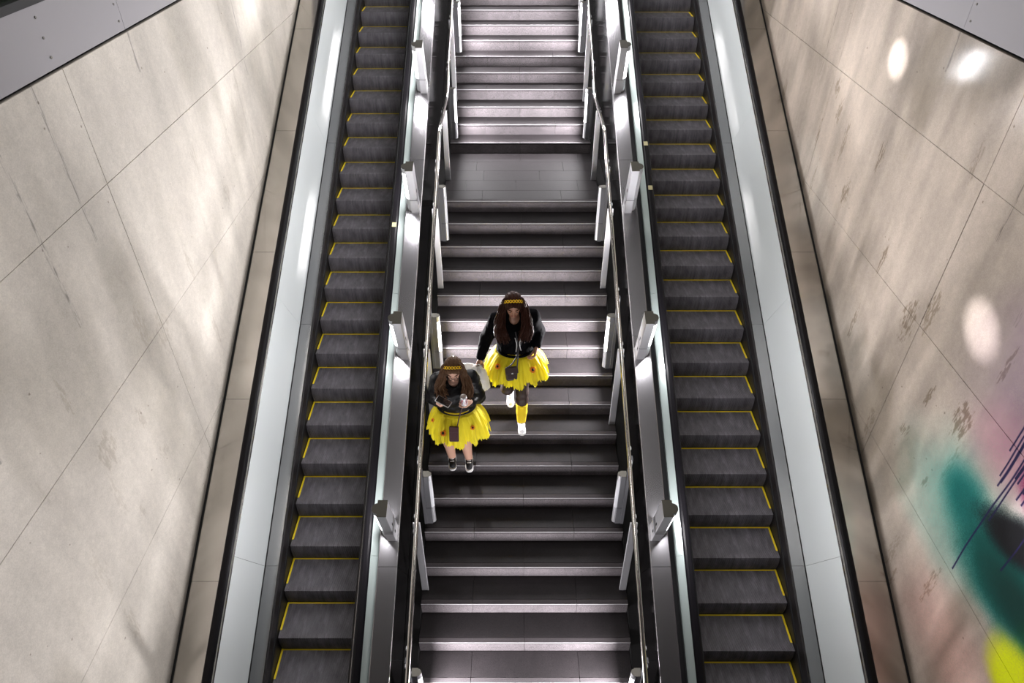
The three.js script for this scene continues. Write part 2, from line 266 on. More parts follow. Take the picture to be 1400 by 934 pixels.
// concrete body under the steps and black strips beside them
{
  const prof = [[NOSE_Z + 20 * TREAD, 0]]; for (let m = 19; m >= 0; m--) { prof.push([NOSE_Z + m * TREAD - 0.03, NOSE_Y - (m + 1) * RISE - 0.032], [NOSE_Z + m * TREAD - 0.03, NOSE_Y - m * RISE - 0.032]); }
  for (let m = 0; m < 15; m++) prof.push([UP_Z - m * TREAD - 0.03, NOSE_Y + m * RISE - 0.032], [UP_Z - m * TREAD - 0.03, NOSE_Y + (m + 1) * RISE - 0.032]);
  prof.push([-14.3, UPPER - 0.032], [-14.3, 0]); prof[0][1] = 0.001; prof[1][1] = 0.001;
  const s = new THREE.Shape(prof.map(([z, y]) => new THREE.Vector2(-z, Math.max(y, 0.001))));
  const g = new THREE.ExtrudeGeometry(s, { depth: SX1 - SX0 - 0.01, bevelEnabled: false }); g.rotateY(Math.PI / 2); g.translate(SX0 + 0.005, 0, 0);
  part('stair_core', g, M.joint, stairs);
  const sl = RISE / TREAD, off = 0.075, top = [[NOSE_Z + 19.5 * TREAD, NOSE_Y - 19.5 * RISE - off], [NOSE_Z + 0.0, NOSE_Y - off], [NOSE_Z - 0.05, NOSE_Y - 0.012], [-9.45, NOSE_Y - 0.012], [UP_Z - 14 * TREAD, NOSE_Y + 15 * RISE - off]];
  for (const [x0, x1] of [[-1.047, SX0 - 0.004], [SX1 + 0.004, 1.267]]) {
    const s2 = new THREE.Shape([...top.map(([z, y]) => new THREE.Vector2(-z, y)), new THREE.Vector2(-(UP_Z - 14 * TREAD), 0.01), new THREE.Vector2(-(NOSE_Z + 19.5 * TREAD), 0.005)]);
    const g2 = new THREE.ExtrudeGeometry(s2, { depth: x1 - x0, bevelEnabled: false }); g2.rotateY(Math.PI / 2); g2.translate(x0, 0, 0); part('stringer', g2, M.stringer, stairs);
  }
}

// ---------------------------------------------------------------- stair handrails with their flat posts
const noseAt = (z) => z >= NOSE_Z ? NOSE_Y - (z - NOSE_Z) / TREAD * RISE : z > UP_Z + TREAD ? NOSE_Y : NOSE_Y + RISE + (UP_Z - z) / TREAD * RISE;
const treadAt = (z) => z >= NOSE_Z ? NOSE_Y - Math.ceil((z - NOSE_Z) / TREAD - 1e-6) * RISE : z > UP_Z ? NOSE_Y : NOSE_Y + RISE * (1 + Math.floor((UP_Z - z) / TREAD + 1e-6));
const railY = (z) => z > -8.01 ? EYE - 3.005 - (z + 8.01) * RISE / TREAD : z > -9.16 ? EYE - 3.005 : EYE - 3.005 + (-9.16 - z) * RISE / TREAD;
const postZ = [-2.35, -3.9, -5.45, -7.0, -8.72, -10.5, -12.05], lampZ = [-2.92, -4.47, -6.02, -7.55, -9.7, -11.25, -12.8];
for (const side of [-1, 1]) {
  const X = side < 0 ? -0.865 : 1.105;
  const h = thing('stair_handrail', side < 0 ? 'steel tube handrail on flat posts along the left edge of the stairs' : 'steel tube handrail on flat posts along the right edge of the stairs', 'handrail', [X, 0, 0]);
  part('rail', polyTube([V(0, railY(-2.0), -2.0), V(0, railY(-8.01), -8.01), V(0, railY(-9.16), -9.16), V(0, railY(-13.6), -13.6)], 0.021), M.steelRail, h);
  for (const z of [...postZ, ...lampZ]) {
    const y1 = railY(z) - 0.02;
    if (postZ.includes(z)) { const y0 = treadAt(z); const p = part('post', new RoundedBoxGeometry(0.068, y1 - y0, 0.02, 2, 0.004), M.aluminium, h, [side * 0.004, (y0 + y1) / 2, z]); part('screw', new THREE.SphereGeometry(0.007, 8, 6), M.capDark, p, [0, (y1 - y0) / 2 - 0.06, 0.01]); }
    for (const dz of [-0.05, 0.07]) { const zz = z + dz, yy = railY(zz); part('rail_fixing', new RoundedBoxGeometry(0.02, 0.026, 0.035, 2, 0.006), M.aluminium, h, [side * 0.018, yy - 0.012, zz]); }
  }
}

// ---------------------------------------------------------------- lamp columns
function lampColumn(o, H, face, lit, nits, split, bw, bd, r, housing = M.aluminium) {             // base at origin; face = +1 or -1: the side of x it shines to
  const a = face * bw / 2;
  part('housing', new RoundedBoxGeometry(bw, H, bd, 2, 0.006), housing, o, [0, H / 2, 0]);
  const cap = new THREE.Shape(); cap.moveTo(-a, -bd / 2); cap.lineTo(a, -bd / 2); cap.lineTo(a, -r); for (let i = 1; i < 12; i++) { const t = -Math.PI / 2 + Math.PI * i / 12; cap.lineTo(a + face * r * Math.cos(t), r * Math.sin(t)); } cap.lineTo(a, r); cap.lineTo(a, bd / 2); cap.lineTo(-a, bd / 2); cap.closePath();
  part('top_cap', new THREE.ExtrudeGeometry(cap, { depth: 0.006, bevelEnabled: false }).rotateX(-Math.PI / 2), M.capDark, o, [0, H, 0]);
  const half = (q, y0, y1) => new THREE.CylinderGeometry(q, q, y1 - y0, 20, 1, false, face > 0 ? 0 : Math.PI, Math.PI).translate(a, (y0 + y1) / 2, 0);
  part('diffuser', half(r - 0.001, split, H - 0.07), lit ? M.lampOn : M.lampOff, o);
  part('upper_sleeve', half(r, H - 0.068, H), M.aluminium, o);
  part('lower_sleeve', half(r, 0.012, split - 0.004), M.aluminium, o);
  part('seam', moved(boxM(bw + 0.003, 0.004, bd + 0.003), 0, split, 0), M.black, o);
  if (bd > 0.1) for (const y of [0.12, 0.3]) part('slot', new RoundedBoxGeometry(0.004, 0.05, 0.02, 1, 0.0015), M.black, o, [-a, y, 0.02]);
  if (lit) for (const t of bd > 0.1 ? [-0.9, 0.9] : [0]) {                 // the round diffuser shines to both sides of straight ahead
    const L = new THREE.RectAreaLight(LAMP_WHITE, nits * 0.085 / (2 * r) / (bd > 0.1 ? 2 : 1), 2 * r, H - 0.07 - split), q = r + 0.006;
    L.position.set(a + face * q * Math.cos(t), (split + H - 0.07) / 2, q * Math.sin(t)); L.rotation.y = Math.atan2(-face * Math.cos(t), -Math.sin(t)); L.castShadow = true; o.add(L);
  }
}
const nth = ['lowest', 'second', 'third', 'fourth', 'fifth', 'sixth', 'topmost'];
for (const side of [-1, 1]) lampZ.forEach((z, k) => {
  const lit = ![1, 3].includes(k), X = side < 0 ? -0.842 : 1.088, y = treadAt(z) + 0.04;
  const o = thing('stair_lamp', `${lit ? 'glowing' : 'unlit'} tube lamp column facing the stairs, ${nth[k]} from the bottom on the ${side < 0 ? 'left' : 'right'} handrail`, 'lamp', [X, y, z], 'lamp columns along the stair handrails');
  lampColumn(o, 0.72, -side, lit, STAIR_NITS, 0.25, 0.055, 0.075, 0.03, M.lampBody);
  part('bracket', boxM(0.03, railY(z) - y - 0.05, 0.05), M.lampBody, o, [side * 0.04, (railY(z) - y - 0.05) / 2 + 0.02, 0.03]);
});
const copingU = [-0.76, 1.065, 2.89, 4.715, 6.535, 8.36, 10.18];
for (const side of [-1, 1]) copingU.forEach((u, k) => {
  const p = slopePoint(side < 0 ? -1.108 : 1.328, u, -6.5);
  const o = thing('parapet_lamp', `dark-capped lamp on the ${side < 0 ? 'left' : 'right'} steel coping, ${k === 0 ? 'just below the picture' : k > 4 ? (k === 5 ? 'first above the picture' : 'second above the picture') : nth[k - 1] + ' from the bottom'}`, 'lamp', [p.x, p.y - 0.01, p.z], 'lamp columns on the parapets');
  o.rotation.x = THREE.MathUtils.degToRad(18);
  lampColumn(o, 0.63, side, !((side > 0 && k === 3) || k === 0), PARAPET_NITS, 0.2, 0.085, 0.15, 0.046);
});

// ---------------------------------------------------------------- black granite parapets with steel coping
for (const side of [-1, 1]) {
  const xf = side < 0 ? -1.05 : 1.27, xb = side < 0 ? -1.217 : 1.44, cx = (xf + xb) / 2, W = Math.abs(xf - xb);
  const o = slopeThing('parapet', side < 0 ? 'black polished granite parapet with steel coping left of the stairs' : 'black polished granite parapet with steel coping right of the stairs', 'parapet', cx, -1.2, -9.0);
  const U = (u) => -(u + 1.2);
  part('parapet_core', boxM(W - 0.05, 2.4, 13.2), M.black, o, [0, 1.25, U(5.4)]);
  for (let k = -2; k < 16; k++) { const u0 = -0.01 + 0.775 * k; if (u0 < -1.3 || u0 > 11.6) continue; part('granite_panel', new RoundedBoxGeometry(0.03, 2.46, 0.772, 1, 0.0015), M.granite, o, [-side * (W / 2 - 0.015), 1.235, U(u0 + 0.3875)]); }
  for (let k = -1; k < 5; k++) {
    const u0 = 0.761 + 2.325 * k, pr = roundRect(-W / 2 - 0.006, W / 2 + 0.006, 2.468, 2.5, 0.006);
    part('coping_panel', sweep(pr, U(Math.max(u0, -1.2) + 0.002), U(u0 + 2.323)), M.steelCoping, o);
  }
}

// ---------------------------------------------------------------- escalators
function stepGeometry(w) {
  const pos = [], q = (a, b, c, d) => pos.push(...a, ...b, ...c, ...a, ...c, ...d);
  const pitch = 0.0125, n = Math.floor(w / pitch), x0 = -n * pitch / 2, R = 6, H = 0.206;
  const rz = (t) => 0.014 * Math.sin(Math.PI * t) - 0.004 * t;
  for (let i = 0; i < n; i++) {
    const a = x0 + i * pitch + 0.002, b = a + 0.0082, zt = 0, zb = -0.398, d = 0.01;
    q([a, 0, zt], [b, 0, zt], [b, 0, zb], [a, 0, zb]); q([a, -d, zt], [a, 0, zt], [a, 0, zb], [a, -d, zb]); q([b, 0, zt], [b, -d, zt], [b, -d, zb], [b, 0, zb]);
    for (let k = 0; k < R; k++) {
      const t0 = k / R, t1 = (k + 1) / R, y0 = -H * t0, y1 = -H * t1, f0 = rz(t0), f1 = rz(t1);
      q([a, y1, f1], [b, y1, f1], [b, y0, f0], [a, y0, f0]); q([a, y1, f1 - d], [a, y1, f1], [a, y0, f0], [a, y0, f0 - d]); q([b, y1, f1], [b, y1, f1 - d], [b, y0, f0 - d], [b, y0, f0]);
    }
  }
  const g = new THREE.BufferGeometry(); g.setAttribute('position', new THREE.Float32BufferAttribute(pos, 3)); const uv = []; for (let i = 0; i < pos.length; i += 3) uv.push(pos[i], pos[i + 2] - pos[i + 1] * 1.0); g.setAttribute('uv', new THREE.Float32BufferAttribute(uv, 2)); g.computeVertexNormals(); return g;
}
function coreGeometry(w) { const s = [[0, -0.0105], [0.004, -0.06], [0.0035, -0.15], [-0.012, -0.206], [-0.36, -0.206], [-0.398, -0.0105]]; const g = new THREE.ExtrudeGeometry(new THREE.Shape(s.map(([z, y]) => new THREE.Vector2(-z - 0.0, y))), { depth: w, bevelEnabled: false }); g.rotateY(Math.PI / 2); g.translate(-w / 2, 0, -0.0105); return g; }
for (const side of [-1, 1]) {
  const w = side < 0 ? 0.79 : 0.985, xc = side < 0 ? -1.983 : 2.36, u0 = side < 0 ? 9.195 : 9.075, B = -1.0;
  const e = slopeThing('escalator', side < 0 ? 'narrower escalator with yellow edged steps beside the pale left wall' : 'wider escalator with yellow edged steps beside the graffiti wall', 'escalator', xc, B, -7.55);
  const U = (u) => -(u - B), UA = -0.95, UB = 11.3;
  const sg = stepGeometry(w - 0.006), cg = coreGeometry(w - 0.004);
  const rear = boxM(w - 0.03, 0.003, 0.014), sideG = boxM(0.02, 0.003, 0.31);
  for (let n = -4; n < 24; n++) {
    const u = u0 - n * 0.45012; if (u < -0.85) continue;
    const st = part('step', sg, M.step, e, [0, 0, U(u)]); st.rotation.x = -ALPHA;
    part('step_core', cg, M.stepCore, st);
    part('yellow_line', rear, M.yellow, st, [0, 0.001, -0.388]);
    for (const s of [-1, 1]) part('yellow_line', sideG, M.yellow, st, [s * (w / 2 - 0.014), 0.001, -0.242]);
  }
  const seams = [UA]; for (let k = -1; k < 5; k++) { const s = 0.868 + 2.77 * k; if (s > UA && s < UB) seams.push(s); } seams.push(UB);
  for (const s of [-1, 1]) {
    const X = (d) => s * (w / 2 + d), outer = s === side;                  // outer: the balustrade beside the hall's wall
    part('skirt', sweep([[X(0.004), -0.3], [X(0.03), -0.3], [X(0.03), 0.19], [X(0.004), 0.19]], U(UA), U(UB)), M.skirt, e);
    part('skirt_brush', sweep([[X(-0.006), 0.045], [X(0.006), 0.05], [X(0.006), 0.075], [X(-0.004), 0.06]], U(UA), U(UB)), M.black, e);
    for (let k = 0; k < seams.length - 1; k++) {
      const a = U(seams[k] + 0.0015), b = U(seams[k + 1] - 0.0015);
      part('inner_deck', sweep([[X(0.006), 0.165], [X(0.024), 0.2], [X(0.15), 0.205], [X(0.15), 0.175], [X(0.03), 0.165]], a, b), M.steel, e);
      part('balustrade_panel', sweep([[X(0.166), 0.19], [X(0.216), 0.94], [X(0.232), 0.94], [X(0.19), 0.19]], a, b), M.panel, e);
    }
    part('panel_gasket', sweep([[X(0.15), 0.16], [X(0.15), 0.198], [X(0.166), 0.198], [X(0.172), 0.16]], U(UA), U(UB)), M.black, e);
    part('handrail_guide', sweep([[X(0.206), 0.93], [X(0.204), 0.965], [X(0.222), 0.995], [X(0.262), 0.995], [X(0.27), 0.965], [X(0.26), 0.93]], U(UA), U(UB)), M.steelRail, e);
    const hr = part('handrail', sweep([[X(0.212), 0.985], [X(0.203), 0.995], [X(0.202), 1.008], [X(0.212), 1.022], [X(0.228), 1.029], [X(0.258), 1.029], [X(0.274), 1.022], [X(0.284), 1.008], [X(0.283), 0.995], [X(0.274), 0.985]], U(UA), U(UB)), M.rubber, e);
    for (const u of side < 0 ? [4.5] : [5.02, 5.68]) if (!outer) part('sticker', new RoundedBoxGeometry(0.05, 0.003, 0.06, 1, 0.001), M.sticker, hr, [X(0.243), 1.03, U(u)]);
    if (outer) {
      const xe = side < 0 ? XL + 0.034 - xc : XR - 0.034 - xc;
      for (let k = -2; k < 7; k++) { const ua = Math.max(UA, 0.65 + 1.785 * k), ub = Math.min(UB, 0.65 + 1.785 * (k + 1)); if (ub - ua < 0.1) continue; part('wall_side_deck', sweep([[X(0.24), 0.86], [X(0.24), 0.89], [xe - s * 0.01, 0.89], [xe, 0.88], [xe, 0.3], [xe - s * 0.02, 0.3], [xe - s * 0.02, 0.86]], U(ua + 0.0015), U(ub - 0.0015)), M.deck, e); }
      part('gap_floor', sweep([[xe + s * 0.001, 0.8], [xe + s * 0.001, 0.862], [xe + s * 0.031, 0.862], [xe + s * 0.031, 0.8]], U(UA), U(UB)), M.black, e);
    } else {
      const xe = (side < 0 ? -1.222 : 1.445) - xc;
      part('outer_deck', sweep([[X(0.2), 0.47], [X(0.2), 0.51], [xe, 0.51], [xe, 0.47]], U(UA), U(UB)), M.black, e);
      for (let k = 0; k < seams.length - 1; k++) part('outer_capping', sweep([[X(0.27), 0.93], [X(0.27), 0.985], [X(0.335), 0.955], [X(0.345), 0.945], [X(0.345), 0.9]], U(seams[k] + 0.0015), U(seams[k + 1] - 0.0015)), M.capping, e);
    }
  }
}
// ---------------------------------------------------------------- people: shapes from smoothly joined tapered limbs
function surface(f, lo, hi, cell) {                                       // surface nets over the zero level of f(x, y, z)
  const n = [0, 1, 2].map((k) => Math.ceil((hi[k] - lo[k]) / cell) + 1), [nx, ny, nz] = n, val = new Float32Array(nx * ny * nz);
  for (let k = 0, q = 0; k < nz; k++) for (let j = 0; j < ny; j++) for (let i = 0; i < nx; i++, q++) val[q] = f(lo[0] + i * cell, lo[1] + j * cell, lo[2] + k * cell);
  const id = new Int32Array(nx * ny * nz).fill(-1), pos = [], idx = [], at = (i, j, k) => i + nx * (j + ny * k);
  for (let k = 0; k < nz - 1; k++) for (let j = 0; j < ny - 1; j++) for (let i = 0; i < nx - 1; i++) {
    let sx = 0, sy = 0, sz = 0, c = 0; const g = [];
    for (let d = 0; d < 8; d++) g.push(val[at(i + (d & 1), j + ((d >> 1) & 1), k + (d >> 2))]);
    for (const [a, b] of NET) { if ((g[a] < 0) !== (g[b] < 0)) { const t = g[a] / (g[a] - g[b]); sx += mix(a & 1, b & 1, t); sy += mix((a >> 1) & 1, (b >> 1) & 1, t); sz += mix(a >> 2, b >> 2, t); c++; } }
    if (c) { id[at(i, j, k)] = pos.length / 3; pos.push(lo[0] + (i + sx / c) * cell, lo[1] + (j + sy / c) * cell, lo[2] + (k + sz / c) * cell); }
  }
  const quad = (a, b, c, d, flip) => { if (a < 0 || b < 0 || c < 0 || d < 0) return; flip ? idx.push(a, c, b, a, d, c) : idx.push(a, b, c, a, c, d); };
  for (let k = 1; k < nz - 1; k++) for (let j = 1; j < ny - 1; j++) for (let i = 1; i < nx - 1; i++) {
    const s = val[at(i, j, k)] < 0;
    if (s !== (val[at(i + 1, j, k)] < 0)) quad(id[at(i, j - 1, k - 1)], id[at(i, j, k - 1)], id[at(i, j, k)], id[at(i, j - 1, k)], !s);
    if (s !== (val[at(i, j + 1, k)] < 0)) quad(id[at(i - 1, j, k - 1)], id[at(i - 1, j, k)], id[at(i, j, k)], id[at(i, j, k - 1)], !s);
    if (s !== (val[at(i, j, k + 1)] < 0)) quad(id[at(i - 1, j - 1, k)], id[at(i, j - 1, k)], id[at(i, j, k)], id[at(i - 1, j, k)], !s);
  }
  const geo = new THREE.BufferGeometry(); geo.setAttribute('position', new THREE.Float32BufferAttribute(pos, 3)); geo.setIndex(idx); geo.computeVertexNormals(); return geo;
}
const NET = [[0, 1], [2, 3], [4, 5], [6, 7], [0, 2], [1, 3], [4, 6], [5, 7], [0, 4], [1, 5], [2, 6], [3, 7]];
const smin = (a, b, k) => { const h = Math.max(k - Math.abs(a - b), 0) / k; return Math.min(a, b) - h * h * k * 0.25; };
function limb(x, y, z, a, b, ra, rb, fx = 1, fz = 1) {                    // tapered capsule; fx, fz flatten it
  const bx = (b[0] - a[0]) * fx, by = b[1] - a[1], bz = (b[2] - a[2]) * fz, px = (x - a[0]) * fx, py = y - a[1], pz = (z - a[2]) * fz;
  const t = clamp((px * bx + py * by + pz * bz) / (bx * bx + by * by + bz * bz + 1e-9), 0, 1);
  return Math.hypot(px - t * bx, py - t * by, pz - t * bz) - mix(ra, rb, t);
}
const egg = (x, y, z, c, r) => { const a = (x - c[0]) / r[0], b = (y - c[1]) / r[1], d = (z - c[2]) / r[2], l = Math.hypot(a, b, d); return (l - 1) * Math.min(r[0], r[1], r[2]); };
const chain = (list, k) => (x, y, z) => { let d = 9; for (const l of list) d = smin(d, limb(x, y, z, ...l), k); return d; };
const bounds = (list, pad) => { const lo = [9, 9, 9], hi = [-9, -9, -9]; for (const l of list) for (const p of [l[0], l[1]]) for (let k = 0; k < 3; k++) { lo[k] = Math.min(lo[k], p[k] - pad); hi[k] = Math.max(hi[k], p[k] + pad); } return [lo, hi]; };
const vec = (a) => V(...a), arr = (v) => [v.x, v.y, v.z];
function paint(g, r, gg, b) { const n = g.attributes.position.count, c = new Float32Array(n * 3); for (let i = 0; i < n; i++) { c[3 * i] = r; c[3 * i + 1] = gg; c[3 * i + 2] = b; } g.setAttribute('color', new THREE.BufferAttribute(c, 3)); return g; }
function handShape(wrist, dir, palm, curl, spread, thumbIn, s = 1, thumbSide = 1) { // dir: towards the knuckles, palm: where the palm faces
  const d = vec(dir).normalize(), n = vec(palm).addScaledVector(d, -vec(palm).dot(d)).normalize(), w = d.clone().cross(n).multiplyScalar(thumbSide), W = vec(wrist), L = [];
  const P = (a, b, c) => arr(W.clone().addScaledVector(d, a * s).addScaledVector(w, b * s).addScaledVector(n, c * s));
  for (let k = 0; k < 4; k++) {
    const off = (1.5 - k) * 0.021, len = [0.9, 1, 0.94, 0.74][k]; L.push([P(0.01, off * 0.55, 0), P(0.082, off, 0), 0.0155 * s, 0.0115 * s]);
    let p = P(0.085, off, 0), ang = 0, cur = W.clone().addScaledVector(d, 0.085 * s).addScaledVector(w, off * s);
    for (const [l, r, c] of [[0.042, 0.0095, 0.8], [0.026, 0.0085, 1], [0.02, 0.0078, 0.7]]) { ang += curl[Math.min(k, curl.length - 1)] * c; const nx = cur.clone().addScaledVector(d, Math.cos(ang) * l * len * s).addScaledVector(n, Math.sin(ang) * l * len * s).addScaledVector(w, (1.5 - k) * spread * l * s); L.push([arr(cur), arr(nx), (r + 0.0006) * s, r * s]); cur = nx; }
  }
  L.push([P(0.02, 0.022, 0.004), P(0.052, 0.048, 0.012 + 0.02 * thumbIn), 0.014 * s, 0.011 * s], [P(0.052, 0.048, 0.012 + 0.02 * thumbIn), P(0.085, 0.052 - 0.02 * thumbIn, 0.018 + 0.045 * thumbIn), 0.0105 * s, 0.0085 * s]);
  L.push([P(-0.03, 0, 0), P(0.02, 0, 0), 0.024 * s, 0.024 * s]);
  const f = chain(L, 0.006 * s), [lo, hi] = bounds(L, 0.03); return surface(f, lo, hi, 0.0035);
}
function headFrame(c, tilt, yaw, s) { const m = new THREE.Matrix4().makeRotationFromEuler(new THREE.Euler(tilt, yaw, 0, 'YXZ')); m.setPosition(...c); m.scale(V(s, s, s)); return m; }
function headShape() {                                                    // head about its centre, face towards +z
  const f = (x, y, z) => {
    const ax = Math.abs(x); let d = egg(x, y, z, [0, 0.028, -0.012], [0.074, 0.09, 0.092]);
    d = smin(d, egg(x, y, z, [0, -0.045, 0.022], [0.052, 0.06, 0.058]), 0.04);
    d = smin(d, limb(x, y, z, [0, -0.085, 0.05], [0, -0.08, 0.056], 0.018, 0.016), 0.03);
    d = smin(d, limb(x, y, z, [0, 0.01, 0.078], [0, -0.028, 0.098], 0.007, 0.012), 0.014);
    d = smin(d, limb(ax, y, z, [0.012, 0.022, 0.076], [0.045, 0.02, 0.06], 0.009, 0.008), 0.014);
    d = Math.max(d, -(limb(ax, y, z, [0.031, 0.004, 0.082], [0.034, 0.004, 0.08], 0.013, 0.013)) - 0.004);
    d = smin(d, limb(ax, y, z, [0.03, 0.003, 0.068], [0.032, 0.003, 0.067], 0.0125, 0.0125), 0.004);
    d = smin(d, limb(ax, y, z, [0.0, -0.052, 0.079], [0.018, -0.053, 0.072], 0.007, 0.004), 0.006);
    d = smin(d, limb(ax, y, z, [0.0, -0.062, 0.077], [0.016, -0.06, 0.071], 0.007, 0.004), 0.006);
    d = smin(d, egg(ax, y, z, [0.075, -0.005, -0.01], [0.012, 0.028, 0.018]), 0.01);
    return d;
  };
  return surface(f, [-0.1, -0.13, -0.12], [0.1, 0.13, 0.13], 0.0045);
}
const headGeo = headShape();
function tutuGeometry(c, waist, wr, hemR, hemY, layers) {
  const pos = [], N = 168, K = 9;
  for (let l = 0; l < layers; l++) {
    const R1 = hemR * (1 - 0.1 * l + 0.03 * Math.sin(l * 3)), ph = l * 1.7, drop = (waist - hemY) * (1 - 0.07 * l), P = [];
    for (let k = 0; k <= K; k++) { const row = []; for (let i = 0; i < N; i++) {
      const a = i / N * 2 * Math.PI, t0 = k / K, jag = 0.78 + 0.24 * noise2(i * 0.16 + l * 9, l * 3.3) + 0.13 * (hash2(i >> 2, l * 17) - 0.3) + 0.1 * (noise2(i * 0.07 + l * 3, 40) - 0.5) + ((i & 1) ? 0.05 : 0), t = t0 * jag;
      const ruf = t * (0.014 * Math.sin(a * 17 + ph + 5 * noise2(a * 3, l)) + 0.009 * Math.sin(a * 43 + ph * 3 + 3 * noise2(a * 5, t * 4)) + 0.05 * (noise2(a * 3.2 + l * 5, 7 + t * 2) - 0.5));
      const r = wr + (R1 - wr) * Math.pow(t, 0.58) + ruf, y = waist - drop * (t * 0.72 + 0.28 * t * t) + 0.016 * t * Math.sin(a * 13 + l);
      row.push([c[0] + r * Math.cos(a), y, c[1] + r * 0.88 * Math.sin(a)]);
    } P.push(row); }
    for (let k = 0; k < K; k++) for (let i = 0; i < N; i++) { const a = P[k][i], b = P[k][(i + 1) % N], d = P[k + 1][(i + 1) % N], e = P[k + 1][i]; pos.push(...a, ...b, ...d, ...a, ...d, ...e); }
  }
  const g = new THREE.BufferGeometry(); g.setAttribute('position', new THREE.Float32BufferAttribute(pos, 3)); g.computeVertexNormals(); return g;
}
function strands(list, r) { return merged(list.map((p) => { const g = tube(p.map((q) => vec(q)), r, 14, 5); const q = g.attributes.position; return g; })); }
const flowerPetals = (() => { const s = new THREE.Shape(); for (let i = 0; i <= 48; i++) { const a = i / 48 * 2 * Math.PI, r = 0.7 + 0.3 * Math.abs(Math.cos(a * 5)); i ? s.lineTo(r * Math.cos(a), r * Math.sin(a)) : s.moveTo(r * Math.cos(a), r * Math.sin(a)); } return new THREE.ExtrudeGeometry(s, { depth: 0.18, bevelEnabled: true, bevelSize: 0.05, bevelThickness: 0.06, bevelSegments: 1 }); })();
const flowerEye = new THREE.SphereGeometry(0.46, 12, 8).scale(1, 1, 0.45).translate(0, 0, 0.22);
function flower(parent, name, p, out, size, petalMat, eyeMat) { const m = part(name, flowerPetals, petalMat, parent, p); m.quaternion.setFromUnitVectors(V(0, 0, 1), vec(out).normalize()); m.scale.setScalar(size); part('flower_centre', flowerEye, eyeMat, m); return m; }
const C = {
  skinLight: std({ vertexColors: true, roughness: 0.55 }),
  fur: phys({ color: lin(0.0035, 0.0035, 0.0045), roughness: 0.9, ior: 1.12 }), leather: phys({ color: lin(0.004, 0.004, 0.005), roughness: 0.42, ior: 1.3 }),
  tights: std({ color: lin(0.03, 0.014, 0.011), roughness: 0.6 }), sock: std({ color: lin(0.78, 0.56, 0.01), roughness: 0.9 }),
  tulle: phys({ color: lin(0.95, 0.82, 0.004), roughness: 0.8, transmission: 0.25, thickness: 0, side: THREE.DoubleSide }),
  hairDark: phys({ color: lin(0.026, 0.010, 0.007), roughness: 0.45, specularIntensity: 0.35, specularColor: lin(1, 0.6, 0.45) }), hairBrown: phys({ color: lin(0.085, 0.044, 0.024), roughness: 0.45, specularIntensity: 0.35, specularColor: lin(1, 0.75, 0.5) }),
  whiteShoe: std({ color: lin(0.8, 0.8, 0.82), roughness: 0.5 }), blackShoe: std({ color: lin(0.01, 0.01, 0.012), roughness: 0.8 }), sole: std({ color: lin(0.7, 0.69, 0.68), roughness: 0.7 }), lace: std({ color: lin(0.85, 0.85, 0.85), roughness: 0.8 }),
  petal: std({ color: lin(0.9, 0.55, 0.004), roughness: 0.7 }), petalOrange: std({ color: lin(0.85, 0.24, 0.006), roughness: 0.7 }), flowerEye: std({ color: lin(0.012, 0.006, 0.004), roughness: 0.9 }),
  brown: std({ color: lin(0.03, 0.014, 0.013), roughness: 0.45 }), burgundy: std({ color: lin(0.05, 0.012, 0.016), roughness: 0.5 }), strap: std({ color: lin(0.02, 0.018, 0.02), roughness: 0.6 }),
  bag: phys({ color: lin(0.78, 0.77, 0.74), roughness: 0.45, transmission: 0.2, thickness: 0, side: THREE.DoubleSide }),
  phone: phys({ color: lin(0.01, 0.01, 0.012), roughness: 0.12, clearcoat: 1 }), phoneCase: std({ color: lin(0.4, 0.38, 0.37), roughness: 0.4 }), metal: std({ color: lin(0.75, 0.75, 0.76), metalness: 1, roughness: 0.3 }),
  eye: std({ color: lin(0.012, 0.008, 0.006), roughness: 0.3 }), lips: std({ color: lin(0.32, 0.07, 0.06), roughness: 0.5 }), cord: std({ color: lin(0.5, 0.5, 0.5), roughness: 0.6 }), glasses: std({ color: lin(0.03, 0.02, 0.015), roughness: 0.3 }),
};
